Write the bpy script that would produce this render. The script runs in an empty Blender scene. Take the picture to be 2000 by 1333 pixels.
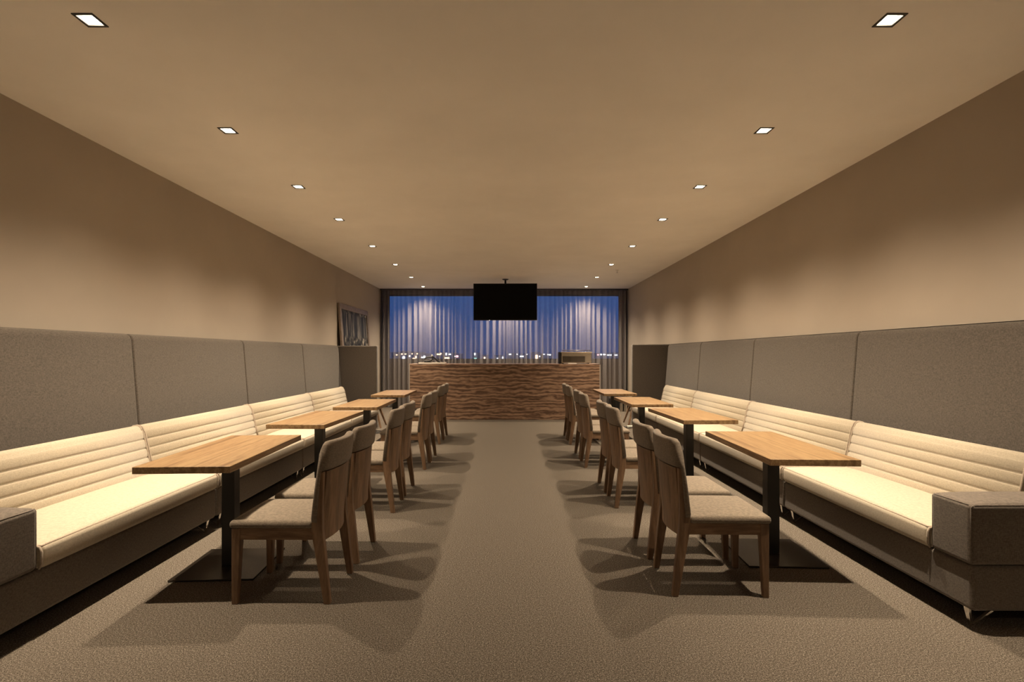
import bpy, bmesh, math, random
from mathutils import Vector, Matrix
random.seed(7)
S = bpy.context.scene
C = S.collection
PI = math.pi

# ------------------------------------------------------------------ camera / world / exposure
EYE = 1.36
cam = bpy.data.objects.new('camera', bpy.data.cameras.new('camera'))
C.objects.link(cam)
cam.location = (0, 0, EYE)
cam.rotation_euler = (PI/2, 0, 0)
cam.data.sensor_width = 36
cam.data.lens = 18.0
cam.data.shift_x = 0.0035
cam.data.shift_y = 0.01375
cam.data.clip_end = 1000
S.camera = cam

w = bpy.data.worlds.new('dusk'); S.world = w; w.use_nodes = True
wn, wl = w.node_tree.nodes, w.node_tree.links
bg = wn['Background']
tc = wn.new('ShaderNodeTexCoord'); sx = wn.new('ShaderNodeSeparateXYZ'); cr = wn.new('ShaderNodeValToRGB')
wl.new(tc.outputs['Generated'], sx.inputs[0]); wl.new(sx.outputs['Z'], cr.inputs[0]); wl.new(cr.outputs[0], bg.inputs[0])
cr.color_ramp.elements[0].position = 0.0; cr.color_ramp.elements[0].color = (0.018, 0.055, 0.19, 1)
cr.color_ramp.elements[1].position = 0.25; cr.color_ramp.elements[1].color = (0.026, 0.115, 0.37, 1)
bg.inputs[1].default_value = 0.9

vs = S.view_settings
vs.view_transform = 'Standard'; vs.look = 'None'; vs.gamma = 1.0; vs.use_curve_mapping = False
vs.exposure = 0.74

LAMP_W = 300.0
LAMP_COL = (1.0, 0.80, 0.57)
BEAM_HALF = 66.0      # half angle of the lamp's beam, degrees
BEAM_PEAK = 2.8       # how strongly the reflector gathers light to the beam's middle

# ------------------------------------------------------------------ materials
def mat(name, col, rough=0.6, metal=0.0, spec=0.5):
    m = bpy.data.materials.new(name); m.use_nodes = True
    b = m.node_tree.nodes['Principled BSDF']
    b.inputs['Base Color'].default_value = (*col, 1)
    b.inputs['Roughness'].default_value = rough
    b.inputs['Metallic'].default_value = metal
    b.inputs['Specular IOR Level'].default_value = spec
    return m
def N(m, t, **kw):
    n = m.node_tree.nodes.new(t)
    for k, v in kw.items(): setattr(n, k, v)
    return n
def L(m, a, b): m.node_tree.links.new(a, b)
def coords(m, scale, rot=(0,0,0)):
    t = N(m, 'ShaderNodeTexCoord'); mp = N(m, 'ShaderNodeMapping')
    mp.inputs['Scale'].default_value = scale; mp.inputs['Rotation'].default_value = rot
    L(m, t.outputs['Object'], mp.inputs[0]); return mp.outputs[0]
def ramp(m, fac, stops):
    r = N(m, 'ShaderNodeValToRGB'); e = r.color_ramp.elements
    while len(e) > 1: e.remove(e[-1])
    e[0].position = stops[0][0]; e[0].color = (*stops[0][1], 1)
    for p, c in stops[1:]:
        k = e.new(p); k.color = (*c, 1)
    L(m, fac, r.inputs[0]); return r.outputs[0]
def noise(m, vec, scale, detail=4, rough=0.55, dist=0.0):
    n = N(m, 'ShaderNodeTexNoise'); n.inputs['Scale'].default_value = scale
    n.inputs['Detail'].default_value = detail; n.inputs['Roughness'].default_value = rough
    n.inputs['Distortion'].default_value = dist
    L(m, vec, n.inputs['Vector']); return n.outputs['Fac']
def bump(m, h, strength, dist):
    b = N(m, 'ShaderNodeBump'); b.inputs['Strength'].default_value = strength; b.inputs['Distance'].default_value = dist
    L(m, h, b.inputs['Height']); L(m, b.outputs[0], m.node_tree.nodes['Principled BSDF'].inputs['Normal'])
def setcol(m, out): L(m, out, m.node_tree.nodes['Principled BSDF'].inputs['Base Color'])
def mulc(c, k): return tuple(x*k for x in c)

def paint(name, col, rough=0.85):
    m = mat(name, col, rough, spec=0.25)
    v = coords(m, (1,1,1))
    n = noise(m, v, 1.3, 3)
    setcol(m, ramp(m, n, [(0.3, mulc(col, 0.96)), (0.7, mulc(col, 1.03))]))
    bump(m, noise(m, v, 220, 2), 0.06, 0.002)
    return m
def fabric(name, col, contrast=0.3, scale=1.0):
    m = mat(name, col, 0.95, spec=0.15)
    # woven look: thread-direction noise in both directions
    a = noise(m, coords(m, (62*scale, 62*scale, 330*scale)), 1.0, 2)
    b = noise(m, coords(m, (340*scale, 340*scale, 70*scale)), 1.0, 2)
    mx = N(m, 'ShaderNodeMath', operation='ADD'); L(m, a, mx.inputs[0]); L(m, b, mx.inputs[1])
    h = N(m, 'ShaderNodeMath', operation='MULTIPLY'); L(m, mx.outputs[0], h.inputs[0]); h.inputs[1].default_value = 0.5
    setcol(m, ramp(m, h.outputs[0], [(0.40, mulc(col, 1-contrast)), (0.5, col), (0.60, mulc(col, 1+contrast))]))
    bump(m, h.outputs[0], 0.25, 0.0015)
    b_ = m.node_tree.nodes['Principled BSDF']
    b_.inputs['Sheen Weight'].default_value = 0.15; b_.inputs['Sheen Roughness'].default_value = 0.6
    return m
def wood(name, stops, stretch, rough=0.45, base=6.0, fine=60.0, coat=0.0, dist=0.4, det=5):
    m = mat(name, stops[0][1], rough, spec=0.4)
    v = coords(m, stretch)
    n1 = noise(m, v, base, det, 0.55, dist)
    n2 = noise(m, v, fine, 3, 0.6)
    mx = N(m, 'ShaderNodeMix'); mx.inputs[0].default_value = 0.22
    L(m, n1, mx.inputs[2]); L(m, n2, mx.inputs[3])
    setcol(m, ramp(m, mx.outputs[0], stops))
    bump(m, n2, 0.08, 0.001)
    m.node_tree.nodes['Principled BSDF'].inputs['Coat Weight'].default_value = coat
    return m
def emis(name, col, s):
    m = bpy.data.materials.new(name); m.use_nodes = True
    nt = m.node_tree; nt.nodes.remove(nt.nodes['Principled BSDF'])
    e = nt.nodes.new('ShaderNodeEmission'); e.inputs[0].default_value = (*col, 1); e.inputs[1].default_value = s
    nt.links.new(e.outputs[0], nt.nodes['Material Output'].inputs[0]); return m

M = {}
M['ceiling'] = paint('ceiling_paint', (0.92, 0.89, 0.85))
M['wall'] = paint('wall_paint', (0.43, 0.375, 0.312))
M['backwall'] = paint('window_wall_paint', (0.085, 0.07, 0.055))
M['panel'] = fabric('taupe_panel_fabric', (0.082, 0.068, 0.056), 0.36)
M['dark'] = fabric('taupe_sofa_fabric', (0.125, 0.104, 0.086), 0.32)
M['cream'] = fabric('cream_sofa_fabric', (0.445, 0.388, 0.300), 0.12)
M['seat'] = fabric('oatmeal_chair_fabric', (0.180, 0.147, 0.112), 0.28)
M['pad'] = fabric('brown_grey_backrest_fabric', (0.20, 0.162, 0.125), 0.22)
M['thread'] = mat('seam_dark', (0.07, 0.055, 0.045), 0.9)
M['piping'] = fabric('piping_fabric', (0.34, 0.28, 0.22), 0.2)
M['oak'] = wood('table_oak', [(0.36, (0.135, 0.075, 0.032)), (0.44, (0.20, 0.122, 0.056)), (0.49, (0.285, 0.187, 0.092)), (0.53, (0.165, 0.093, 0.041)), (0.57, (0.265, 0.170, 0.082)), (0.65, (0.145, 0.080, 0.035))],
                (7, 0.28, 7), rough=0.42, base=2.2, fine=22, dist=0.15, det=2)
M['chairwood'] = wood('chair_walnut', [(0.36, (0.115, 0.066, 0.037)), (0.5, (0.18, 0.108, 0.062)), (0.62, (0.25, 0.155, 0.092))],
                (9, 9, 1.2), rough=0.45, base=3.0, fine=30)
M['apronwood'] = wood('chair_walnut_apron', [(0.36, (0.115, 0.066, 0.037)), (0.5, (0.18, 0.108, 0.062)), (0.62, (0.25, 0.155, 0.092))],
                (1.5, 1.5, 12), rough=0.45, base=3.0, fine=30)
def walnut_wavy():
    m = mat('counter_walnut', (0.16, 0.1, 0.065), 0.5, spec=0.4)
    wv = N(m, 'ShaderNodeTexWave', wave_type='BANDS', bands_direction='Z', wave_profile='SIN')
    L(m, coords(m, (0.30, 0.30, 1.0)), wv.inputs['Vector'])
    wv.inputs['Scale'].default_value = 3.9; wv.inputs['Distortion'].default_value = 11.0
    wv.inputs['Detail'].default_value = 3.0; wv.inputs['Detail Scale'].default_value = 1.6; wv.inputs['Detail Roughness'].default_value = 0.6
    n2 = noise(m, coords(m, (0.7, 4, 26)), 1.3, 4, 0.6, 0.5)
    mx = N(m, 'ShaderNodeMix'); mx.inputs[0].default_value = 0.74
    L(m, wv.outputs['Fac'], mx.inputs[2]); L(m, n2, mx.inputs[3])
    setcol(m, ramp(m, mx.outputs[0], [(0.33, (0.080, 0.044, 0.028)), (0.44, (0.16, 0.094, 0.060)), (0.54, (0.235, 0.145, 0.094)), (0.66, (0.34, 0.22, 0.148))]))
    return m
M['walnut'] = walnut_wavy()
M['black'] = mat('black_powder_coat', (0.014, 0.013, 0.012), 0.38)
M['plate'] = mat('dark_steel_plate', (0.045, 0.037, 0.030), 0.22, 0.4)
M['chrome'] = mat('chrome', (0.80, 0.77, 0.74), 0.16, 1.0)
M['steel'] = mat('brushed_steel', (0.62, 0.58, 0.52), 0.26, 1.0)
M['screen'] = mat('screen_black', (0.003, 0.003, 0.003), 0.35, spec=0.08)
M['darkreflect'] = mat('dark_reflection_steel', (0.30, 0.28, 0.25), 0.12, 1.0)  # steel toned down in colour for the dark reflection on the case front
M['polished'] = mat('polished_steel', (0.85, 0.82, 0.76), 0.07, 1.0)
M['plastic'] = mat('black_plastic', (0.012, 0.011, 0.011), 0.5, spec=0.3)
M['white'] = mat('white_ceramic', (0.75, 0.72, 0.66), 0.35)
M['greyside'] = mat('counter_side_laminate', (0.34, 0.31, 0.28), 0.5)
M['trim'] = mat('black_lamp_trim', (0.012, 0.009, 0.007), 0.5)
M['reflector'] = mat('lamp_reflector', (0.85, 0.82, 0.76), 0.35, 0.2)
M['lamp'] = emis('lamp_glow', (1.0, 0.86, 0.62), 14.0)
M['led'] = emis('indicator_glow', (1.0, 0.85, 0.7), 1.2)
M['frame'] = wood('frame_wood', [(0.3, (0.17, 0.13, 0.10)), (0.7, (0.27, 0.21, 0.165))], (2, 2, 2), 0.5)
M['drape'] = fabric('blackout_fabric', (0.045, 0.037, 0.03), 0.2)
M['winframe'] = mat('window_frame_metal', (0.05, 0.05, 0.052), 0.45, 0.5)
M['building'] = mat('night_building', (0.42, 0.42, 0.45), 0.8)
M['land'] = mat('night_ground', (0.10, 0.10, 0.11), 0.95)
M['cable'] = mat('cable_rubber', (0.02, 0.018, 0.016), 0.6)

def carpet():
    m = mat('loop_carpet', (0.2, 0.165, 0.13), 1.0, spec=0.1)
    v = coords(m, (1,1,1))
    n1 = noise(m, v, 240, 2, 0.6)
    n2 = noise(m, v, 120, 2, 0.6)
    mx = N(m, 'ShaderNodeMix'); mx.inputs[0].default_value = 0.4
    L(m, n1, mx.inputs[2]); L(m, n2, mx.inputs[3])
    setcol(m, ramp(m, mx.outputs[0], [(0.36, (0.038, 0.031, 0.024)), (0.46, (0.084, 0.070, 0.056)), (0.54, (0.130, 0.111, 0.091)), (0.66, (0.30, 0.265, 0.225))]))
    bump(m, mx.outputs[0], 0.5, 0.004)
    return m
M['carpet'] = carpet()

def sheer():
    m = bpy.data.materials.new('sheer_voile'); m.use_nodes = True
    nt = m.node_tree; nt.nodes.remove(nt.nodes['Principled BSDF'])
    d = nt.nodes.new('ShaderNodeBsdfDiffuse'); d.inputs[0].default_value = (0.42, 0.385, 0.375, 1)
    t = nt.nodes.new('ShaderNodeBsdfTranslucent'); t.inputs[0].default_value = (0.34, 0.32, 0.32, 1)
    p = nt.nodes.new('ShaderNodeBsdfTransparent'); p.inputs[0].default_value = (1, 1, 1, 1)
    a = nt.nodes.new('ShaderNodeMixShader'); a.inputs[0].default_value = 0.15
    b = nt.nodes.new('ShaderNodeMixShader'); b.inputs[0].default_value = 0.46
    nt.links.new(d.outputs[0], a.inputs[1]); nt.links.new(t.outputs[0], a.inputs[2])
    nt.links.new(p.outputs[0], b.inputs[1]); nt.links.new(a.outputs[0], b.inputs[2])
    nt.links.new(b.outputs[0], nt.nodes['Material Output'].inputs[0]); return m
M['sheer'] = sheer()
def glass():
    m = bpy.data.materials.new('window_glass'); m.use_nodes = True
    nt = m.node_tree; nt.nodes.remove(nt.nodes['Principled BSDF'])
    g = nt.nodes.new('ShaderNodeBsdfGlossy'); g.inputs['Roughness'].default_value = 0.02
    p = nt.nodes.new('ShaderNodeBsdfTransparent'); b = nt.nodes.new('ShaderNodeMixShader'); b.inputs[0].default_value = 0.06
    nt.links.new(p.outputs[0], b.inputs[1]); nt.links.new(g.outputs[0], b.inputs[2])
    nt.links.new(b.outputs[0], nt.nodes['Material Output'].inputs[0]); return m
M['glass'] = glass()
def picture():
    m = mat('dark_streaked_picture', (0.03, 0.035, 0.04), 0.6, spec=0.2)
    v = coords(m, (1, 7, 0.55))
    n = noise(m, v, 1.6, 4, 0.6, 0.3)
    c1 = ramp(m, n, [(0.42, (0.022, 0.024, 0.028)), (0.52, (0.05, 0.053, 0.058)), (0.60, (0.22, 0.20, 0.17)), (0.68, (0.08, 0.08, 0.085))])
    v2 = coords(m, (1, 1, 1)); n2 = noise(m, v2, 6.5, 4, 0.6, 0.4)
    c2 = ramp(m, n2, [(0.42, (0.015, 0.016, 0.018)), (0.56, (0.10, 0.095, 0.08)), (0.68, (0.45, 0.41, 0.34))])
    t = N(m, 'ShaderNodeTexCoord'); s = N(m, 'ShaderNodeSeparateXYZ'); L(m, t.outputs['Object'], s.inputs[0])
    # pale broken mottling from about divider-top height down, and along the top
    rr = N(m, 'ShaderNodeMapRange'); L(m, s.outputs['Z'], rr.inputs[0])
    rr.inputs[1].default_value = 1.78; rr.inputs[2].default_value = 1.70
    r2 = N(m, 'ShaderNodeMapRange'); L(m, s.outputs['Z'], r2.inputs[0])
    r2.inputs[1].default_value = 2.20; r2.inputs[2].default_value = 2.24
    ad = N(m, 'ShaderNodeMath', operation='MAXIMUM'); L(m, rr.outputs[0], ad.inputs[0]); L(m, r2.outputs[0], ad.inputs[1])
    mx = N(m, 'ShaderNodeMix', data_type='RGBA'); L(m, ad.outputs[0], mx.inputs[0]); L(m, c1, mx.inputs[6]); L(m, c2, mx.inputs[7])
    setcol(m, mx.outputs[2]); return m
M['picture'] = picture()

# ------------------------------------------------------------------ mesh helpers
def obj(name, bm, m, parent=None, smooth=False, wn_=False):
    bmesh.ops.recalc_face_normals(bm, faces=bm.faces)
    me = bpy.data.meshes.new(name); bm.to_mesh(me); bm.free()
    me.materials.append(m)
    if smooth:
        for p in me.polygons: p.use_smooth = True
    o = bpy.data.objects.new(name, me); C.objects.link(o)
    if parent: o.parent = parent
    if wn_:
        md = o.modifiers.new('normals', 'WEIGHTED_NORMAL'); md.keep_sharp = True
    return o
def thing(name, label, cat, loc=(0,0,0), rz=0, group=None):
    o = bpy.data.objects.new(name, None); C.objects.link(o)
    o.location = loc; o.rotation_euler = (0, 0, rz); o.empty_display_size = 0.1
    o['label'] = label; o['category'] = cat
    if group: o['group'] = group
    return o
def tag(o, label, cat, group=None):
    o['label'] = label; o['category'] = cat
    if group: o['group'] = group
    return o
def struct(o): o['kind'] = 'structure'; return o
def dup(root, loc, rz, label):
    r = root.copy(); C.objects.link(r); r.location = loc; r.rotation_euler = (0, 0, rz); r['label'] = label
    for ch in root.children:
        c = ch.copy(); C.objects.link(c); c.parent = r
        for g in ch.children:
            d = g.copy(); C.objects.link(d); d.parent = c
    return r
def box(bm, a, b):
    x0, x1 = sorted((a[0], b[0])); y0, y1 = sorted((a[1], b[1])); z0, z1 = sorted((a[2], b[2]))
    v = [bm.verts.new(p) for p in [(x0,y0,z0),(x1,y0,z0),(x1,y1,z0),(x0,y1,z0),(x0,y0,z1),(x1,y0,z1),(x1,y1,z1),(x0,y1,z1)]]
    for f in [(0,3,2,1),(4,5,6,7),(0,1,5,4),(1,2,6,5),(2,3,7,6),(3,0,4,7)]:
        bm.faces.new([v[i] for i in f])
def bbox(a, b, bev=0.0, seg=2):
    bm = bmesh.new(); box(bm, a, b)
    if bev: bmesh.ops.bevel(bm, geom=list(bm.edges), offset=bev, segments=seg, profile=0.5, affect='EDGES')
    return bm
def cushion(a, b, bev, seg, crown, nx=6, ny=10, top=True, fcrown=0.0):
    """rounded box whose top swells by crown"""
    bm = bbox(a, b, bev, seg)
    x0, x1 = sorted((a[0], b[0])); y0, y1 = sorted((a[1], b[1])); z0, z1 = sorted((a[2], b[2]))
    for i in range(1, nx):
        bmesh.ops.bisect_plane(bm, geom=bm.verts[:]+bm.edges[:]+bm.faces[:], plane_co=(x0+(x1-x0)*i/nx,0,0), plane_no=(1,0,0))
    for i in range(1, ny):
        bmesh.ops.bisect_plane(bm, geom=bm.verts[:]+bm.edges[:]+bm.faces[:], plane_co=(0,y0+(y1-y0)*i/ny,0), plane_no=(0,1,0))
    for v in bm.verts:
        u = 2*(v.co.x-x0)/(x1-x0)-1; t = 2*(v.co.y-y0)/(y1-y0)-1
        k = (v.co.z-z0)/(z1-z0)
        v.co.z += crown*(1-u**4)*(1-t**4)*max(0, k)
    return bm
def prism(prof, y0, y1, ny=1):
    """closed profile of (x, z) swept along y"""
    bm = bmesh.new(); rows = []
    for j in range(ny+1):
        y = y0+(y1-y0)*j/ny
        rows.append([bm.verts.new((p[0], y, p[1])) for p in prof])
    n = len(prof)
    for j in range(ny):
        for i in range(n):
            bm.faces.new((rows[j][i], rows[j][(i+1)%n], rows[j+1][(i+1)%n], rows[j+1][i]))
    bm.faces.new(rows[0]); bm.faces.new(rows[-1][::-1])
    return bm
def tube(bm, pts, r, seg=8):
    pts = [Vector(p) for p in pts]; rings = []
    for i, p in enumerate(pts):
        t = (pts[min(i+1, len(pts)-1)]-pts[max(i-1, 0)]).normalized()
        u = t.orthogonal().normalized() if i == 0 else (u-t*u.dot(t)).normalized()
        v = t.cross(u)
        rings.append([bm.verts.new(p+(u*math.cos(2*PI*k/seg)+v*math.sin(2*PI*k/seg))*r) for k in range(seg)])
    for a, b in zip(rings, rings[1:]):
        for k in range(seg): bm.faces.new((a[k], a[(k+1)%seg], b[(k+1)%seg], b[k]))
    bm.faces.new(rings[0][::-1]); bm.faces.new(rings[-1])
def loft(sections):
    """sections: list of 4-corner loops joined into a tapered bar"""
    bm = bmesh.new(); rows = [[bm.verts.new(p) for p in s] for s in sections]
    n = len(rows[0])
    for a, b in zip(rows, rows[1:]):
        for k in range(n): bm.faces.new((a[k], a[(k+1)%n], b[(k+1)%n], b[k]))
    bm.faces.new(rows[0][::-1]); bm.faces.new(rows[-1])
    return bm
def bevel_all(bm, off, seg=2):
    bmesh.ops.recalc_face_normals(bm, faces=bm.faces)
    es = [e for e in bm.edges if len(e.link_faces) == 2 and e.calc_face_angle(0) > 0.6]
    bmesh.ops.bevel(bm, geom=es, offset=off, segments=seg, profile=0.5, affect='EDGES')
    return bm

# ------------------------------------------------------------------ room
XL, XR = -3.335, 3.11
YB, YF = 13.45, -3.4
HC = 3.08
LAMP_Y = [2.626, 3.918, 5.228, 6.49, 8.075, 9.72, 11.3, 12.86]
LX, RX = -2.145, 1.955
lamps = [(LX, y) for y in LAMP_Y] + [(RX, y) for y in LAMP_Y] + [(0.02, 12.86), (LX, -1.27), (RX, -1.27)]  # last two are unseen, added behind the camera to brighten the front
HS = 0.043     # half of the hole

bm = bmesh.new(); box(bm, (XL-0.2, YF-0.2, -0.15), (XR+0.2, YB+0.2, 0)); struct(obj('floor', bm, M['carpet']))
# ceiling, cut open at each downlight
xs = sorted({XL-0.2, XR+0.2} | {x+d for x, _ in lamps for d in (-HS, HS)})
ys = sorted({YF-0.2, YB+0.2} | {y+d for _, y in lamps for d in (-HS, HS)})
bm = bmesh.new(); vv = {}
def gv(i, j):
    if (i, j) not in vv: vv[i, j] = bm.verts.new((xs[i], ys[j], HC))
    return vv[i, j]
for i in range(len(xs)-1):
    for j in range(len(ys)-1):
        cx, cy = (xs[i]+xs[i+1])/2, (ys[j]+ys[j+1])/2
        if any(abs(cx-x) < HS*0.9 and abs(cy-y) < HS*0.9 for x, y in lamps): continue
        bm.faces.new((gv(i, j), gv(i+1, j), gv(i+1, j+1), gv(i, j+1)))
ceil = obj('ceiling', bm, M['ceiling'])
for p in ceil.data.polygons:
    pass
struct(ceil)
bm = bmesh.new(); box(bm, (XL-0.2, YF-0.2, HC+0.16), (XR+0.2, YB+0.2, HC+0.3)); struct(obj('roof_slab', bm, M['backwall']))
bm = bmesh.new(); box(bm, (XL-0.2, YF-0.2, 0), (XL, YB+0.2, HC+0.16)); struct(obj('wall_left', bm, M['wall']))
bm = bmesh.new(); box(bm, (XR, YF-0.2, 0), (XR+0.2, YB+0.2, HC+0.16)); struct(obj('wall_right', bm, M['wall']))
bm = bmesh.new(); box(bm, (XL, YF-0.2, 0), (XR, YF, HC+0.16)); struct(obj('wall_front', bm, M['wall']))
WX0, WX1, WZ0, WZ1 = -3.26, 3.04, 1.235, 2.95
bm = bmesh.new()
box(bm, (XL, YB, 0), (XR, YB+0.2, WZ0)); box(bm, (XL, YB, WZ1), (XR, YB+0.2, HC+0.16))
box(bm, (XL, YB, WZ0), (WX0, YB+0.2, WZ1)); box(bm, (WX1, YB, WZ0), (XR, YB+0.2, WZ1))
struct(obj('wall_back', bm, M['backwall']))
# window: frame, mullions, panes
win = bpy.data.objects.new('window_1', None); C.objects.link(win); win.location = (0, YB+0.1, 0); struct(win)
mull = [WX0+0.015, WX1-0.015]
f = 0.03
bm = bmesh.new()
box(bm, (WX0, -0.03, WZ0), (WX1, 0.03, WZ0+f)); box(bm, (WX0, -0.03, WZ1-f), (WX1, 0.03, WZ1))
box(bm, (WX0, -0.03, WZ0+f), (WX0+f, 0.03, WZ1-f)); box(bm, (WX1-f, -0.03, WZ0+f), (WX1, 0.03, WZ1-f))
obj('window_frame', bm, M['winframe'], win)
for a, b in zip(mull, mull[1:]):
    obj('pane', bbox((a+0.013, -0.004, WZ0+f), (b-0.013, 0.004, WZ1-f)), M['glass'], win)

# ------------------------------------------------------------------ outside: night city
bm = bmesh.new(); box(bm, (-400, 40, -24.5), (400, 420, -24)); struct(obj('ground', bm, M['land']))
glow = [emis('city_glow_%s' % n, c, s) for n, c, s in (('warm', (1.0, 0.66, 0.33), 5.0), ('white', (0.95, 0.97, 1.0), 5.0), ('green', (0.35, 0.9, 0.75), 3.0), ('pink', (1.0, 0.45, 0.5), 3.0))]
def px(x, y, Y): return ((x-993)*Y/1000.0, EYE+(694-y)*Y/1000.0)
blds = [ # x0 px, x1 px, top px, depth, lights [(x, y, w, h, colour)]
 (748, 766, 688, 170, [(754.5, 698, 1.6, 5, 1), (760, 694, 2, 1, 1)]),
 (770, 779, 691, 176, [(775, 693.5, 2.6, 1.2, 0)]),
 (781, 796, 686, 168, [(788.5, 699.5, 4.2, 5, 1), (785, 692, 2.4, 1.6, 0), (792, 692, 3, 1.2, 0)]),
 (797, 819, 688, 174, [(800, 696, 2, 2, 1), (808.5, 701.5, 5, 3, 0), (812.5, 698, 2, 4, 0), (805, 691.5, 2, 1.2, 0), (815, 691.5, 2, 2, 0)]),
 (821, 832, 691, 166, [(829, 697.5, 2.6, 4, 1), (825, 698.5, 4, 1.2, 1)]),
 (850, 866, 689, 172, [(857, 692.5, 7, 2, 0), (861, 691, 2, 2, 0)]),
 (867, 886, 689, 168, [(873, 701, 9, 4.5, 0), (871.5, 692, 1.8, 4, 1), (878.5, 692.5, 4, 1.6, 1)]),
 (887, 898, 691, 175, [(893, 696.5, 4, 3.5, 3), (888.5, 696.5, 2, 1.2, 1)]),
 (922, 934, 689, 170, [(927.5, 692, 2, 4, 1), (928.5, 701.5, 4.4, 3, 2)]),
 (940, 952, 693, 178, [(946.5, 700, 2.6, 4, 0)]),
 (964, 986, 694, 168, [(971.5, 701.5, 2.4, 3, 1), (982, 699, 1.4, 3.6, 1)]),
 (990, 1012, 690, 172, [(996, 692.5, 4, 1.4, 1), (1010, 692.5, 2, 1, 1)]),
 (1014, 1034, 691, 176, [(1019, 696.5, 7, 1.2, 1), (1029, 692.5, 2, 1, 1)]),
 (1040, 1056, 688, 169, [(1048, 698, 4, 8, 0), (1054, 696.5, 2, 1.5, 1)]),
 (1060, 1080, 691, 174, [(1062.5, 692.5, 2.4, 1, 1), (1074, 693.5, 3, 1.4, 1), (1070, 693, 1.4, 1.4, 1)]),
 (1160, 1176, 690, 170, [(1168, 693.5, 3, 1.6, 3), (1174, 693, 3, 1.8, 1)]),
 (1177, 1196, 691, 173, [(1180, 693, 4, 1.6, 1), (1188, 694, 4, 1.2, 1), (1193, 694, 2, 1.4, 1)]),
 (1198, 1222, 689, 168, [(1203, 694, 5, 1.2, 1), (1214, 692.5, 1.6, 4, 1), (1218, 692, 3, 2.4, 1)]),
]
for k, (x0, x1, yt, Y, ls) in enumerate(blds):
    Y = 170; x0 += 0.6; x1 -= 0.6
    a, zt = px(x0, yt, Y); b, _ = px(x1, yt, Y); xm = (a+b)/2
    t = thing('distant_building', 'dark distant building beyond the glass, '+[
        'lowest lights nearest the picture-side drape', 'one small amber light beside the picture-side drape', 'tall white window and two amber ones', 'five windows, behind the white tray', 'two bright white windows by the tray',
        'two amber windows behind the looped stand', 'broad warm window under two white ones', 'pinkish window beside a white one', 'greenish window under a white one', 'with a lone amber window',
        'two narrow white windows', 'two tiny white windows beneath the television', 'thin wide white window', 'tall amber window', 'three tiny windows beside the steel case',
        'pinkish window just past the steel case', 'row of three white windows past the case', 'windows beside the steel-case-side drape'][k], 'building', (xm, Y, -24), group='night city beyond the window')
    obj('body', bbox((a-xm, 0, 0), (b-xm, 14, zt+24)), M['building'], t)
    for (lx, ly, lw, lh, ci) in ls:
        X, Z = px(lx, ly, Y); hw, hh = lw*Y/2000.0, lh*Y/2000.0
        obj('lit_window', bbox((X-xm-hw, -0.15, Z+24-hh), (X-xm+hw, 0.02, Z+24+hh)), glow[ci], t)

# ------------------------------------------------------------------ curtains
def curtain(name, x0, x1, y, amp, period, m, z0, z1, rows, jitter, label):
    bm = bmesh.new(); n = int((x1-x0)/period)*14
    nf = int((x1-x0)/period)+2
    rnd = random.Random(len(name)*13+int(x0*10))
    # two fold layouts: regular at the header, irregular lower down
    widths = [1+jitter*rnd.uniform(-1, 1) for _ in range(nf)]
    tot = sum(widths); cum = [0]
    for q in widths: cum.append(cum[-1]+q/tot)
    amps = [rnd.uniform(0.55, 1.35) for _ in range(nf)]
    grid = []
    for r in range(rows+1):
        z = z1+(z0-z1)*r/rows; t = min(1, 0.35+(r/rows)*1.3)
        row = []
        for i in range(n+1):
            s = i/n
            k = min(nf-1, max(0, next((q for q in range(nf) if cum[q+1] >= s), nf-1)))
            ph_i = k+(s-cum[k])/(cum[k+1]-cum[k])
            ph = ph_i
            a = amp*((1-t)*0.8+t*amps[int(ph) % nf])
            yy = y+a*math.sin(2*PI*ph)
            xx = x0+(x1-x0)*s+0.20*a*math.sin(4*PI*ph)*(0.35+t)
            row.append(bm.verts.new((xx, yy, z)))
        grid.append(row)
    for r in range(rows):
        for i in range(n): bm.faces.new((grid[r][i], grid[r][i+1], grid[r+1][i+1], grid[r+1][i]))
    return obj(name, bm, m, None, smooth=True)
sc = curtain('sheer_curtain', XL+0.05, XR-0.05, YB-0.17, 0.056, 0.128, M['sheer'], 0.012, HC-0.03, 12, 0.38, '')
tag(sc, 'long pleated sheer voile curtain hanging across the whole dusk window', 'curtain')
for x0, x1, lb in ((XL+0.02, XL+0.23, 'narrow dark blackout drape gathered at window edge near the leaning framed picture'),
                   (XR-0.23, XR-0.02, 'narrow dark blackout drape gathered at window edge on the steel-case side')):
    o = curtain('blackout_drape', x0, x1, YB-0.045, 0.025, 0.045, M['drape'], 0.012, HC-0.03, 4, 0.2, '')
    tag(o, lb, 'curtain', 'blackout drapes')
tr = thing('curtain_track', 'slim dark double curtain track fixed to the ceiling above the window', 'curtain track', (0, YB-0.12, HC))
obj('rail', bbox((XL+0.01, -0.07, -0.03), (XR-0.01, -0.03, 0)), M['winframe'], tr)
obj('rail', bbox((XL+0.01, 0.03, -0.03), (XR-0.01, 0.07, 0)), M['winframe'], tr)

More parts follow.
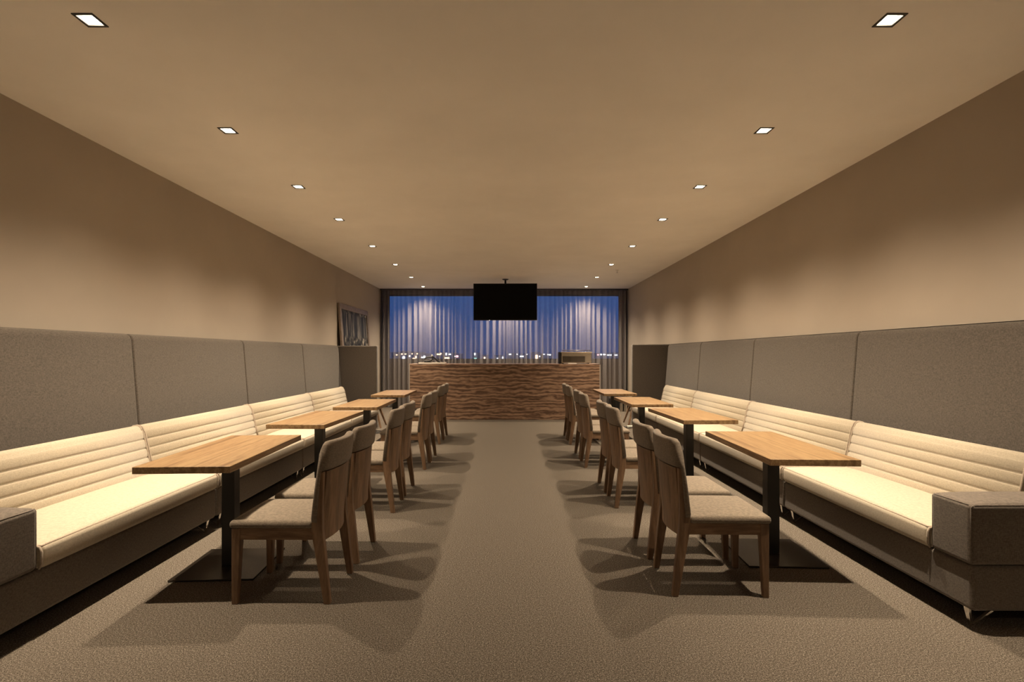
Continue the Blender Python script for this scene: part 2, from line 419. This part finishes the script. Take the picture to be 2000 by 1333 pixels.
# ------------------------------------------------------------------ downlights
def beam_profile(ld):
    # photometric distribution of the reflector lamp: brightest straight down, fading to nothing at BEAM_HALF
    ld.use_nodes = True
    nt = ld.node_tree; em = nt.nodes['Emission']
    tcn = nt.nodes.new('ShaderNodeTexCoord'); sp_ = nt.nodes.new('ShaderNodeSeparateXYZ')
    nt.links.new(tcn.outputs['Normal'], sp_.inputs[0])
    ab = nt.nodes.new('ShaderNodeMath'); ab.operation = 'ABSOLUTE'; nt.links.new(sp_.outputs['Z'], ab.inputs[0])
    mr = nt.nodes.new('ShaderNodeMapRange'); nt.links.new(ab.outputs[0], mr.inputs[0])
    mr.inputs[1].default_value = math.cos(math.radians(BEAM_HALF)); mr.inputs[2].default_value = 1.0
    pw = nt.nodes.new('ShaderNodeMath'); pw.operation = 'POWER'; nt.links.new(mr.outputs[0], pw.inputs[0]); pw.inputs[1].default_value = BEAM_PEAK
    nt.links.new(pw.outputs[0], em.inputs['Strength'])
def downlight(x, y, label):
    t = thing('downlight', label, 'ceiling light', (x, y, HC), 0, 'square recessed downlights')
    bm = bmesh.new()                       # trim: square ring under the ceiling
    o_, i_ = 0.054, 0.041
    for s in ((-o_, -o_, o_, -i_), (-o_, i_, o_, o_), (-o_, -i_, -i_, i_), (i_, -i_, o_, i_)):
        box(bm, (s[0], s[1], -0.004), (s[2], s[3], 0.001))
    obj('trim', bm, M['trim'], t)
    bm = bmesh.new()                       # open box above the hole
    h = 0.042; d = 0.07; q = 0.030
    lo = [bm.verts.new(p) for p in ((-h,-h,0),(h,-h,0),(h,h,0),(-h,h,0))]
    hi = [bm.verts.new(p) for p in ((-q,-q,d),(q,-q,d),(q,q,d),(-q,q,d))]
    for k in range(4): bm.faces.new((lo[k], lo[(k+1)%4], hi[(k+1)%4], hi[k]))
    bm.faces.new(hi)
    obj('reflector', bm, M['reflector'], t)
    bm = bmesh.new(); bmesh.ops.create_cone(bm, cap_ends=True, segments=20, radius1=0.033, radius2=0.026, depth=0.03, matrix=Matrix.Translation((0, 0, 0.0125)))
    obj('bulb', bm, M['lamp'], t)
    ld = bpy.data.lights.new('downlight_beam', 'SPOT')
    ld.energy = LAMP_W; ld.color = LAMP_COL; ld.spot_size = math.radians(132); ld.spot_blend = 1.0; ld.shadow_soft_size = 0.014
    ld.spot_size = math.radians(2*BEAM_HALF+2); ld.spot_blend = 0.05; beam_profile(ld)
    lo_ = bpy.data.objects.new('beam', ld); C.objects.link(lo_); lo_.parent = t; lo_.location = (0, 0, -0.02)
    return t
ordn = ['first', 'second', 'third', 'fourth', 'fifth', 'sixth', 'seventh', 'eighth']
for k, (x, y) in enumerate(lamps):
    if k > 16: lb = 'unseen square downlight added to brighten the armrest end, %s side' % ('picture' if x < 0 else 'steel-case')
    elif k == 16: lb = 'square recessed downlight hidden above the television, between both rows, by the curtain'
    else:
        lb = 'square recessed downlight in the row over the %s sofas, %s from the curtain' % ('picture-side' if x < 0 else 'steel-case-side', ordn[7-(k % 8)])
    downlight(x, y, lb)

# ------------------------------------------------------------------ sofas (module local: x = toward wall * side)
def sofa_module(s, y0, y1, label, arm=False, bx0=None):
    """s = -1 left wall, +1 right wall; local origin on the floor at the front, middle of its length"""
    yc = (y0+y1)/2; a, b = y0-yc+0.004, y1-yc-0.004
    t = thing('sofa_module', label, 'sofa', (s*2.27, yc, 0), 0, 'banquette sofa modules')
    aw = 0.235 if arm else 0.0
    def X(p): return s*p
    obj('base', bbox((X(0.0), a, 0.10), (X(0.675), b, 0.325), 0.022, 3), M['dark'], t, True, True)
    # seat cushion with soft crown and piping
    sa = a+aw+0.004
    st = obj('seat_cushion', cushion((X(-0.02), sa, 0.322), (X(0.545), b-0.002, 0.442), 0.03, 3, 0.022, 6, 14), M['cream'], t, True, True)
    bm = bmesh.new()
    fx = X(-0.006)
    pts = [(X(0.50), sa+0.006, 0.440), (X(0.03), sa+0.006, 0.440), (fx, sa+0.016, 0.434), (fx, b-0.016, 0.434), (X(0.03), b-0.008, 0.440), (X(0.50), b-0.008, 0.440)]
    tube(bm, pts, 0.006, 6)
    for ye in (sa+0.006, b-0.008):               # down the front at both ends
        tube(bm, [(X(0.02), ye, 0.441), (X(-0.010), ye, 0.430), (X(-0.018), ye, 0.41), (X(-0.018), ye, 0.35), (X(-0.006), ye, 0.328)], 0.006, 6)
    obj('piping', bm, M['piping'], st, True)
    # backrest: five horizontal channels
    ba = a+aw+0.06 if arm else a
    prof = []
    P0, P1 = Vector((0.500, 0.430)), Vector((0.578, 0.775))
    nrm = Vector((-(P1-P0).y, (P1-P0).x)).normalized()
    nch, per = 5, 12
    for c in range(nch):
        for k in range(per):
            u = (c+k/per)/nch
            bul = 0.011*abs(math.sin(PI*k/per))**0.32
            p = P0.lerp(P1, u)+nrm*bul
            prof.append((p.x, p.y))
    for k in range(7):                       # rounded crest
        an = PI-PI*k/6
        prof.append((0.622+0.044*math.cos(an), 0.778+0.034*math.sin(an)))
    prof += [(0.675, 0.60), (0.675, 0.43)]
    bk = obj('backrest', prism([(X(p[0]), p[1]) for p in prof], ba+0.004, b-0.004), M['cream'], t)
    for p in bk.data.polygons:
        if len(p.vertices) == 4: p.use_smooth = True
    for yy in (ba+0.006, b-0.006):           # piping round both ends
        bm = bmesh.new()
        ends = [tuple(P0.lerp(P1, u)+nrm*0.009) for u in (0.06, 0.35, 0.65, 0.93)]+prof[nch*per:nch*per+7]+[(0.672, 0.60), (0.674, 0.44)]
        tube(bm, [(X(p[0]), yy, p[1]) for p in ends], 0.0065, 6)
        obj('piping', bm, M['piping'], bk, True)
    if arm:
        ar = obj('armrest', cushion((X(-0.012), a-0.004, 0.328), (X(0.672), a+aw, 0.628), 0.022, 4, 0.014, 6, 4), M['dark'], t, True, True)
        bm = bmesh.new()                         # stitched corner seams
        for ye in (a+0.0025, a+aw-0.0065):
            tube(bm, [(X(-0.0055), ye, 0.335), (X(-0.0055), ye, 0.612), (X(0.004), ye, 0.6225)], 0.0032, 6)
        tube(bm, [(X(-0.0055), a+0.016, 0.622), (X(-0.0055), a+aw/2, 0.6225), (X(-0.0055), a+aw-0.02, 0.622)], 0.0032, 6)
        tube(bm, [(X(0.01), a+0.0025, 0.622), (X(0.32), a+0.0025, 0.6235), (X(0.65), a+0.0025, 0.622)], 0.0032, 6)
        obj('seam', bm, M['dark'], ar, True)
    # chrome legs: upright blade and a slanted bar meeting at the foot
    for yy in ((a+0.10, b-0.06) if not arm else (a+0.07, b-0.06)):
        for xx, sg in ((0.03, 1), (0.64, -1)):
            w_ = 0.016
            bm = loft([[(X(xx+0.018), yy-w_*0.4, 0.0), (X(xx+0.018), yy+w_*0.4, 0.0), (X(xx+0.026), yy+w_*0.4, 0.0), (X(xx+0.026), yy-w_*0.4, 0.0)],
                       [(X(xx-0.002), yy-w_, 0.101), (X(xx-0.002), yy+w_, 0.101), (X(xx+0.010), yy+w_, 0.101), (X(xx+0.010), yy-w_, 0.101)]])
            bm2 = loft([[(X(xx+0.018), yy-w_*0.35, 0.001), (X(xx+0.018), yy+w_*0.35, 0.001), (X(xx+0.028), yy+w_*0.35, 0.001), (X(xx+0.028), yy-w_*0.35, 0.001)],
                        [(X(xx+sg*0.15), yy-w_*0.5, 0.101), (X(xx+sg*0.15), yy+w_*0.5, 0.101), (X(xx+sg*0.15+0.018), yy+w_*0.5, 0.101), (X(xx+sg*0.15+0.018), yy-w_*0.5, 0.101)]])
            me = bpy.data.meshes.new('t'); bm2.to_mesh(me); bm2.free(); bm.from_mesh(me); bpy.data.meshes.remove(me)
            obj('leg', bm, M['chrome'], t)
    return t
SL = [2.22, 3.985, 5.655, 7.36, 8.86]
SR = [2.50, 4.22, 6.06, 7.82, 9.34]
for s, YS, side in ((-1, SL, 'picture-side'), (1, SR, 'steel-case-side')):
    for k in range(4):
        lb = ('cream channel-backed sofa module with taupe armrest, end of the %s row' % side) if k == 0 else \
             'armless cream channel-backed sofa module, %s from the fabric divider in the %s row' % (ordn[3-k], side)
        sofa_module(s, YS[k], YS[k+1], lb, k == 0)

# ------------------------------------------------------------------ upholstered wall panels and dividers
def wall_panel(s, y0, y1, top, xt, xw, label):
    yc = (y0+y1)/2; hy = (y1-y0)/2-0.0035
    t = thing('wall_panel', label, 'panel', (s*xw, yc, 0), 0, 'upholstered wall panels')
    d = xw-xt                                  # front face leans: farther out at the bottom
    prof = [(-0.02, 0.50), (-(d+0.085), 0.50), (-(d+0.008), top-0.05), (-(d-0.006), top-0.018), (-(d-0.03), top), (-0.02, top)]
    bm = prism([(s*p[0], p[1]) for p in prof], -hy, hy)
    bevel_all(bm, 0.016, 3)
    obj('cover', bm, M['panel'], t, True, True)
    bm = bmesh.new()                            # backing board down to the floor
    box(bm, (-s*0.002, -hy+0.02, 0.0), (-s*0.022, hy-0.02, top-0.03)); obj('backing_board', bm, M['black'], t)
PL = [2.46, 4.21, 5.98, 7.69, 9.33]
PR = [2.62, 4.46, 6.33, 8.09, 9.75]
for s, PY, top, xt, xw, side in ((-1, PL, 1.535, 3.10, 3.33, 'picture-side'), (1, PR, 1.568, 3.045, 3.105, 'steel-case-side')):
    for k in range(4):
        wall_panel(s, PY[k], PY[k+1], top, xt, xw, 'tall taupe fabric wall panel behind the %s sofas, %s from the divider' % (side, ordn[3-k]))
def divider(s, y, xi, xo, top, label):
    t = thing('divider_panel', label, 'panel', (s*(xi+xo)/2, y, 0), 0, 'fabric dividers')
    hw = (xo-xi)/2
    obj('cover', bbox((-hw, 0.0, 0.03), (hw, 0.085, top), 0.018, 3), M['panel'], t, True, True)
    obj('plinth', bbox((-hw+0.03, 0.015, 0), (hw-0.03, 0.07, 0.032)), M['black'], t)
divider(-1, 9.345, 2.405, 3.33, 1.53, 'taupe fabric divider standing between sofa row and leaning framed picture')
divider(1, 9.765, 2.365, 3.105, 1.567, 'taupe fabric divider standing at the end of the steel-case-side sofa row')

# ------------------------------------------------------------------ tables
TW, TD, TH, TT = 0.515, 1.10, 0.755, 0.038
def make_table():
    t = thing('cafe_table', '', 'table', (0, 0, 0), 0, 'cafe tables along the sofas')
    obj('tabletop', bbox((-TW/2, -TD/2, TH-TT), (TW/2, TD/2, TH), 0.002, 1), M['oak'], t)
    obj('mount_plate', bbox((-0.17, -0.26, TH-TT-0.022), (0.17, 0.26, TH-TT-0.0005), 0.004, 1), M['black'], t)
    obj('column', bbox((-0.040, -0.040, 0.010), (0.040, 0.040, TH-TT-0.02), 0.004, 2), M['black'], t)
    obj('base_plate', bbox((-0.25, -0.25, 0.0), (0.25, 0.25, 0.012), 0.002, 1), M['plate'], t)
    return t
proto_t = make_table()
TL_ = [(-1.800, 3.32, 3.0), (-1.84, 5.00, -1.5), (-1.79, 6.49, 1.0), (-1.835, 8.30, 0.8)]
TR_ = [(1.80, 3.51, -2.4), (1.865, 5.30, 1.5), (1.775, 6.84, -0.6), (1.755, 8.56, 0.0)]
first = True
for side, T in (('picture-side', TL_), ('steel-case-side', TR_)):
    for k, (x, y, a) in enumerate(T):
        lb = 'oak-topped table on black square base, %s from the counter in the %s row' % (ordn[3-k], side)
        if first:
            proto_t.location = (x, y, 0); proto_t.rotation_euler.z = math.radians(a); proto_t['label'] = lb; first = False
        else: dup(proto_t, (x, y, 0), math.radians(a), lb)

# ------------------------------------------------------------------ chairs (local: sitter faces -x)
def make_chair():
    t = thing('dining_chair', '', 'chair', (0, 0, 0), 0, 'upholstered dining chairs')
    for s in (-1, 1):
        yo, yi = s*0.215, s*0.172
        def q(x0, x1, ya, yb, z): return [(x0, ya, z), (x1, ya, z), (x1, yb, z), (x0, yb, z)]
        # front leg, tapering on its inner sides
        bm = loft([q(-0.262, -0.230, yo, yo-s*0.030, 0), q(-0.262, -0.215, yo, yi, 0.34), q(-0.262, -0.213, yo, yi, 0.415)])
        obj('front_leg', bevel_all(bm, 0.004, 2), M['chairwood'], t, True, True)
        # rear leg and back post in one bent piece
        bm = loft([q(0.240, 0.275, yo-s*0.004, yo-s*0.036, 0), q(0.190, 0.246, yo, yi+s*0.004, 0.30), q(0.172, 0.234, yo, yi+s*0.004, 0.40),
                   q(0.178, 0.232, yo, yi+s*0.008, 0.50), q(0.205, 0.242, yo, yo-s*0.034, 0.70), q(0.209, 0.243, yo, yo-s*0.034, 0.724)])
        obj('rear_leg', bevel_all(bm, 0.004, 2), M['chairwood'], t, True, True)
        obj('side_rail', bbox((-0.220, yo-s*0.004, 0.352), (0.185, yo-s*0.026, 0.416), 0.002, 1), M['apronwood'], t)
    obj('front_rail', bbox((-0.256, -0.178, 0.352), (-0.234, 0.178, 0.416), 0.002, 1), M['apronwood'], t)
    obj('rear_rail', bbox((0.186, -0.178, 0.352), (0.208, 0.178, 0.416), 0.002, 1), M['apronwood'], t)
    # seat
    obj('seat', cushion((-0.275, -0.222, 0.414), (0.180, 0.222, 0.456), 0.017, 3, 0.014, 6, 6), M['seat'], t, True, True)
    # bowed veneer shell between the posts
    def axis(z): return 0.215+0.032*(z-0.40)/0.35 if z > 0.40 else 0.215
    bow = lambda y: 0.042*(1-(y/0.215)**2)
    bm = bmesh.new(); ny, nz = 10, 7; F, B = [], []
    for i in range(ny+1):
        y = -0.186+0.372*i/ny
        zb = 0.335
        fr, br = [], []
        for j in range(nz+1):
            z = zb+(0.722-zb)*j/nz
            x = axis(z)+bow(y)-0.004
            fr.append(bm.verts.new((x-0.012, y, z))); br.append(bm.verts.new((x, y, z)))
        F.append(fr); B.append(br)
    for i in range(ny):
        for j in range(nz):
            bm.faces.new((F[i][j], F[i][j+1], F[i+1][j+1], F[i+1][j])); bm.faces.new((B[i][j], B[i+1][j], B[i+1][j+1], B[i][j+1]))
        bm.faces.new((F[i][0], F[i+1][0], B[i+1][0], B[i][0])); bm.faces.new((F[i][nz], B[i][nz], B[i+1][nz], F[i+1][nz]))
    for j in range(nz):
        bm.faces.new((F[0][j], B[0][j], B[0][j+1], F[0][j+1])); bm.faces.new((F[ny][j], F[ny][j+1], B[ny][j+1], B[ny][j]))
    o = obj('back_shell', bm, M['chairwood'], t)
    for p in o.data.polygons: p.use_smooth = True
    o.modifiers.new('split', 'EDGE_SPLIT').split_angle = math.radians(40)
    # upholstered pad: thin on the front, rolled over the crest down to the post tops
    prof = [(-0.016, 0.448), (-0.052, 0.450), (-0.060, 0.47), (-0.056, 0.60), (-0.048, 0.72), (-0.042, 0.82), (-0.036, 0.868), (-0.026, 0.884), (-0.010, 0.890), (0.008, 0.886), (0.016, 0.872),
            (0.018, 0.80), (0.016, 0.742), (0.008, 0.731), (-0.014, 0.727), (-0.0175, 0.715), (-0.0175, 0.60)]
    bm = bmesh.new(); rows = []
    ny = 14
    for i in range(ny+1):
        u = -1+2*i/ny; y = 0.218*u
        e = max(0.0, (abs(u)-0.86)/0.14)          # soft side edges
        row = []
        for (dx, z) in prof:
            cz = z-(0.022*e*e if z > 0.85 else 0)
            cx = axis(z)+dx*(1-0.30*e*e)+bow(y)-0.004
            row.append(bm.verts.new((cx, y, cz)))
        rows.append(row)
    n = len(prof)
    for i in range(ny):
        for k in range(n): bm.faces.new((rows[i][k], rows[i][(k+1)%n], rows[i+1][(k+1)%n], rows[i+1][k]))
    bm.faces.new(rows[0]); bm.faces.new(rows[-1][::-1])
    obj('backrest_pad', bm, M['pad'], t, True)
    return t
proto_c = make_chair()
CLX, CRX = -1.245, 1.20
CH = []
def nearfar(k): return 'farther from counter' if k == 0 else 'nearer the counter'
for k, ys_ in enumerate([(3.0, 3.54), (4.61, 5.14), (6.27, 6.75), (8.02, 8.50)]):
    for q, y in enumerate(ys_):
        CH.append((CLX+[0, -0.01, -0.005, -0.06][k], y, random.uniform(-1.2, 1.2), 'walnut-framed upholstered chair at %s table from the counter, picture-side row, %s' % (ordn[3-k], nearfar(q))))
for k, ys_ in enumerate([(3.08, 3.61), (4.74, 5.25), (6.37, 6.90), (7.96, 8.44)]):
    for q, y in enumerate(ys_):
        CH.append((CRX+[0, 0.02, -0.01, 0.0][k], y, 180+random.uniform(-1.2, 1.2), 'walnut-framed upholstered chair at %s table from the counter, steel-case-side row, %s' % (ordn[3-k], nearfar(q))))
for k, (x, y, a, lb) in enumerate(CH):
    if k == 0: proto_c.location = (x, y, 0); proto_c.rotation_euler.z = math.radians(a); proto_c['label'] = lb
    else: dup(proto_c, (x, y, 0), math.radians(a), lb)

# ------------------------------------------------------------------ low stools behind the dividers
def stool(x, y, label):
    t = thing('low_stool', label, 'stool', (x, y, 0), 0, 'low stools behind the dividers')
    obj('seat', cushion((-0.165, -0.165, 0.375), (0.165, 0.165, 0.425), 0.018, 3, 0.012, 4, 4), M['pad'], t, True, True)
    obj('seat_frame', bbox((-0.15, -0.15, 0.335), (0.15, 0.15, 0.378), 0.004, 1), M['apronwood'], t)
    for sx in (-1, 1):
        for sy in (-1, 1):
            def q(cx, cy, r, z): return [(cx-r, cy-r, z), (cx+r, cy-r, z), (cx+r, cy+r, z), (cx-r, cy+r, z)]
            obj('leg', bevel_all(loft([q(sx*0.235, sy*0.215, 0.014, 0), q(sx*0.130, sy*0.125, 0.022, 0.338)]), 0.004, 2), M['chairwood'], t, True, True)
stool(-2.615, 9.76, 'low walnut stool with splayed legs behind the divider beside the leaning framed picture')
stool(2.565, 10.14, 'low walnut stool with splayed legs behind the divider on the steel-case side')

# ------------------------------------------------------------------ counter
CY, CX0, CX1, CTZ = 10.75, -2.09, 1.935, 1.172
ct = thing('service_counter', 'long walnut-fronted service counter standing before the curtained window', 'counter', ((CX0+CX1)/2, CY, 0))
hw = (CX1-CX0)/2
obj('front_panel', bbox((-hw+0.022, 0, 0.0), (hw-0.022, 0.03, CTZ-0.012)), M['walnut'], ct)
for s in (-1, 1):
    obj('side_panel', bbox((s*(hw-0.02), 0.0, 0.0), (s*hw, 0.62, CTZ-0.012)), M['greyside'], ct)
obj('worktop', bbox((-hw, 0.0, CTZ-0.012), (hw, 0.62, CTZ), 0.002, 1), M['walnut'], ct)
obj('inner_shelf', bbox((-hw+0.022, 0.04, 0.55), (hw-0.022, 0.58, 0.57)), M['greyside'], ct)

# white tray with a looped black object
ty = CY+0.14
tx0, tx1 = (819.5-993)*0.01089, (871-993)*0.01089
tray = thing('white_tray', 'flat white tray lying on the walnut counter', 'tray', ((tx0+tx1)/2, ty, CTZ))
hx = (tx1-tx0)/2
obj('plate', bbox((-hx, -0.12, 0), (hx, 0.14, 0.016), 0.004, 2), M['white'], tray)
bm = bmesh.new()
box(bm, (-hx, -0.12, 0.014), (hx, -0.105, 0.034)); box(bm, (-hx, 0.125, 0.014), (hx, 0.14, 0.034))
box(bm, (-hx, -0.105, 0.014), (-hx+0.015, 0.125, 0.034)); box(bm, (hx-0.015, -0.105, 0.014), (hx, 0.125, 0.034))
obj('rim', bm, M['white'], tray)
lo = thing('looped_stand', 'small black wire loop with a slanted bar standing on the white tray', 'holder', ((845-993)*0.01089, ty, CTZ+0.0165)); lo.scale = (1.25, 1.25, 1.4)
bm = bmesh.new()
tube(bm, [(-0.075+0.075*math.cos(a), 0.03*math.sin(a), 0.060+0.030*math.sin(a)+0.010*math.cos(a)) for a in [2*PI*k/24 for k in range(25)]], 0.010, 8)
obj('loop', bm, M['plastic'], lo, True)
bm = loft([[(-0.02, -0.02, 0.105), (-0.02, 0.02, 0.105), (0.01, 0.02, 0.105), (0.01, -0.02, 0.105)], [(0.115, -0.02, 0.0), (0.115, 0.02, 0.0), (0.152, 0.02, 0.0), (0.152, -0.02, 0.0)]])
obj('slanted_bar', bevel_all(bm, 0.004, 2), M['plastic'], lo)
obj('foot', bbox((-0.14, -0.03, 0), (-0.02, 0.03, 0.025), 0.008, 2), M['plastic'], lo, True, True)
bm = bmesh.new(); tube(bm, [(-0.135, 0, 0.012), (-0.145, 0, 0.04), (-0.14, 0, 0.058)], 0.006, 8); obj('stem', bm, M['plastic'], lo, True)
bm = bmesh.new(); tube(bm, [(-0.01, 0, 0.07), (-0.02, 0, 0.02), (-0.04, 0, 0.012)], 0.006, 8); obj('stem', bm, M['plastic'], lo, True)
bm = bmesh.new(); bmesh.ops.create_uvsphere(bm, u_segments=12, v_segments=8, radius=0.015, matrix=Matrix.Translation((-0.008, 0, 0.112)))
obj('knob', bm, M['white'], lo, True)

# stainless case on the counter
sy = CY+0.2
cx0, cx1 = (1092-993)*0.01096, (1155-993)*0.01096
cm = (cx0+cx1)/2; hx = (cx1-cx0)/2
cs = thing('steel_display_case', 'stainless steel counter case with top rail and darkly reflecting steel front on walnut counter', 'appliance', (cm, sy, CTZ))
obj('body', bbox((-hx+0.05, 0.0, 0.02), (hx, 0.30, 0.235), 0.008, 2), M['steel'], cs, True, True)
obj('side_cover', bbox((-hx, 0.01, 0.0), (-hx+0.048, 0.30, 0.255), 0.01, 2), M['plastic'], cs, True, True)
obj('front_steel', bbox((-hx+0.07, -0.006, 0.035), (hx-0.14, 0.002, 0.165), 0.002, 1), M['darkreflect'], cs)
obj('control_panel', bbox((hx-0.13, -0.006, 0.035), (hx-0.02, 0.002, 0.165), 0.002, 1), M['steel'], cs)
obj('top_tray', bbox((-hx+0.04, -0.02, 0.235), (hx+0.012, 0.31, 0.258), 0.004, 1), M['polished'], cs, True, True)
bm = bmesh.new()
tube(bm, [(-hx+0.06, -0.005, 0.288), (hx-0.02, -0.005, 0.288)], 0.007, 8)
obj('rail', bm, M['chrome'], cs, True)
for xx in (-hx+0.09, 0.02, hx-0.06):
    bm = bmesh.new(); tube(bm, [(xx, -0.005, 0.256), (xx, -0.005, 0.288)], 0.005, 8); obj('rail_post', bm, M['chrome'], cs, True)
for xx in (-hx+0.09, hx-0.05):
    for yy in (0.05, 0.25):
        bm = bmesh.new(); bmesh.ops.create_cone(bm, cap_ends=True, segments=12, radius1=0.015, radius2=0.018, depth=0.022, matrix=Matrix.Translation((xx, yy, 0.011))); obj('foot', bm, M['plastic'], cs)
bm = bbox((0.08, -0.115, 0.0), (0.26, -0.03, 0.012), 0.003, 1)
nk = obj('napkin_stack', bm, M['white']); nk.location = (cm-0.24, sy+0.02, CTZ)
tag(nk, 'low white napkin stack on counter before the steel case', 'napkins')

# ------------------------------------------------------------------ television hung from the ceiling
tvy = 11.45
tx0, tx1 = (924.5-993)*tvy/1000, (1049-993)*tvy/1000
z1, z0 = EYE+(694-554)*tvy/1000, EYE+(694-626)*tvy/1000
tm, hw, hh = (tx0+tx1)/2, (tx1-tx0)/2, (z1-z0)/2
tv = thing('television', 'large black flat television hanging from the ceiling above the counter', 'television', (tm, tvy, (z0+z1)/2), math.radians(-1.0))
cab = obj('cabinet', bbox((-hw, 0, -hh), (hw, 0.055, hh), 0.006, 2), M['plastic'], tv)
obj('screen', bbox((-hw+0.014, -0.003, -hh+0.024), (hw-0.014, 0.002, hh-0.014)), M['screen'], tv)
obj('indicator', bbox((-hw+0.355, -0.004, -hh-0.004), (-hw+0.367, 0.004, -hh+0.008)), M['led'], tv)
obj('rear_housing', bbox((-hw*0.6, 0.05, -hh*0.7), (hw*0.6, 0.10, hh*0.6), 0.02, 2), M['plastic'], tv)
br = obj('mount_bracket', bbox((-0.20, 0.10, -0.14), (0.20, 0.14, 0.20), 0.005, 1), M['black'], tv)
top = HC-(z0+z1)/2
bm = bmesh.new(); tube(bm, [(0, 0.16, 0.0), (0, 0.16, top-0.01)], 0.022, 14); obj('pole', bm, M['black'], tv, True)
bm = bmesh.new(); bmesh.ops.create_cone(bm, cap_ends=True, segments=24, radius1=0.05, radius2=0.08, depth=0.02, matrix=Matrix.Translation((0, 0.16, top-0.010))); obj('ceiling_plate', bm, M['black'], tv)

# ------------------------------------------------------------------ large framed picture leaning on the wall
FY0, FY1, FH = 9.95, 11.95, 2.385
fr = thing('framed_picture', 'large dark framed picture with pale streaks leaning against the wall behind divider', 'picture', (XL+0.205, (FY0+FY1)/2, 0.0))
fr.rotation_euler = (0, -math.atan2(0.165, FH), 0)
hy = (FY1-FY0)/2; fw = 0.10
obj('backing', bbox((-0.030, -hy+0.02, 0.02), (-0.016, hy-0.02, FH-0.02)), M['plastic'], fr)
obj('print', bbox((-0.016, -hy+fw-0.01, fw-0.01), (-0.008, hy-fw+0.01, FH-fw+0.01)), M['picture'], fr)
for a, b in (((-0.03, -hy, 0.0), (0.012, hy, fw)), ((-0.03, -hy, FH-fw*1.1), (0.012, hy, FH)), ((-0.03, -hy, fw), (0.012, -hy+fw, FH-fw*1.1)), ((-0.03, hy-fw, fw), (0.012, hy, FH-fw*1.1))):
    obj('frame_bar', bbox(a, b, 0.004, 1), M['frame'], fr)

# ------------------------------------------------------------------ small things on floor and ceiling
bx_ = thing('floor_case', 'black low case with steel canisters on the floor beside the window curtain', 'case', (2.72, 12.55, 0))
obj('body', bbox((-0.24, -0.15, 0.02), (0.20, 0.15, 0.30), 0.02, 2), M['plastic'], bx_, True, True)
for xx in (0.0, 0.10):
    bm = bmesh.new(); bmesh.ops.create_cone(bm, cap_ends=True, segments=20, radius1=0.045, radius2=0.04, depth=0.20, matrix=Matrix.Translation((xx, -0.20, 0.10))); obj('canister', bm, M['steel'], bx_)
for xx in (-0.2, 0.16):
    obj('foot', bbox((xx-0.02, -0.12, 0), (xx+0.02, 0.12, 0.022)), M['plastic'], bx_)
def cable(name, x, y, label, seed):
    rnd = random.Random(seed); pts = []
    for k in range(90):
        a = k*0.33; r = 0.11+0.03*math.sin(k*0.17+seed)
        pts.append((r*1.5*math.cos(a)+0.02*math.sin(k*0.4), r*math.sin(a), 0.008+0.006*(k/90)+0.004*math.sin(k*0.9)**2))
    bm = bmesh.new(); tube(bm, pts, 0.006, 6)
    t = thing(name, label, 'cable', (x, y, 0))
    obj('wire', bm, M['cable'], t, True)
    obj('socket_block', bbox((0.14, -0.03, 0), (0.30, 0.03, 0.04), 0.006, 2), M['white'], t)
cable('coiled_cable', -2.33, 9.0, 'coiled dark cable and socket block on carpet beside the picture-side divider', 2)
cable('coiled_cable', 2.08, 9.56, 'coiled dark cable and socket block on carpet beside the steel-case-side divider', 5)
sp = thing('sprinkler_head', 'tiny chrome sprinkler head on the ceiling near the steel-case-side divider', 'sprinkler', (2.2, 10.36, HC))
bm = bmesh.new(); bmesh.ops.create_cone(bm, cap_ends=True, segments=20, radius1=0.028, radius2=0.034, depth=0.012, matrix=Matrix.Translation((0, 0, -0.006))); obj('rose', bm, M['white'], sp)
bm = bmesh.new(); tube(bm, [(0, 0, -0.01), (0, 0, -0.05)], 0.007, 10); obj('nozzle', bm, M['chrome'], sp, True)
bm = bmesh.new(); bmesh.ops.create_cone(bm, cap_ends=True, segments=16, radius1=0.018, radius2=0.018, depth=0.004, matrix=Matrix.Translation((0, 0, -0.052))); obj('deflector', bm, M['chrome'], sp)
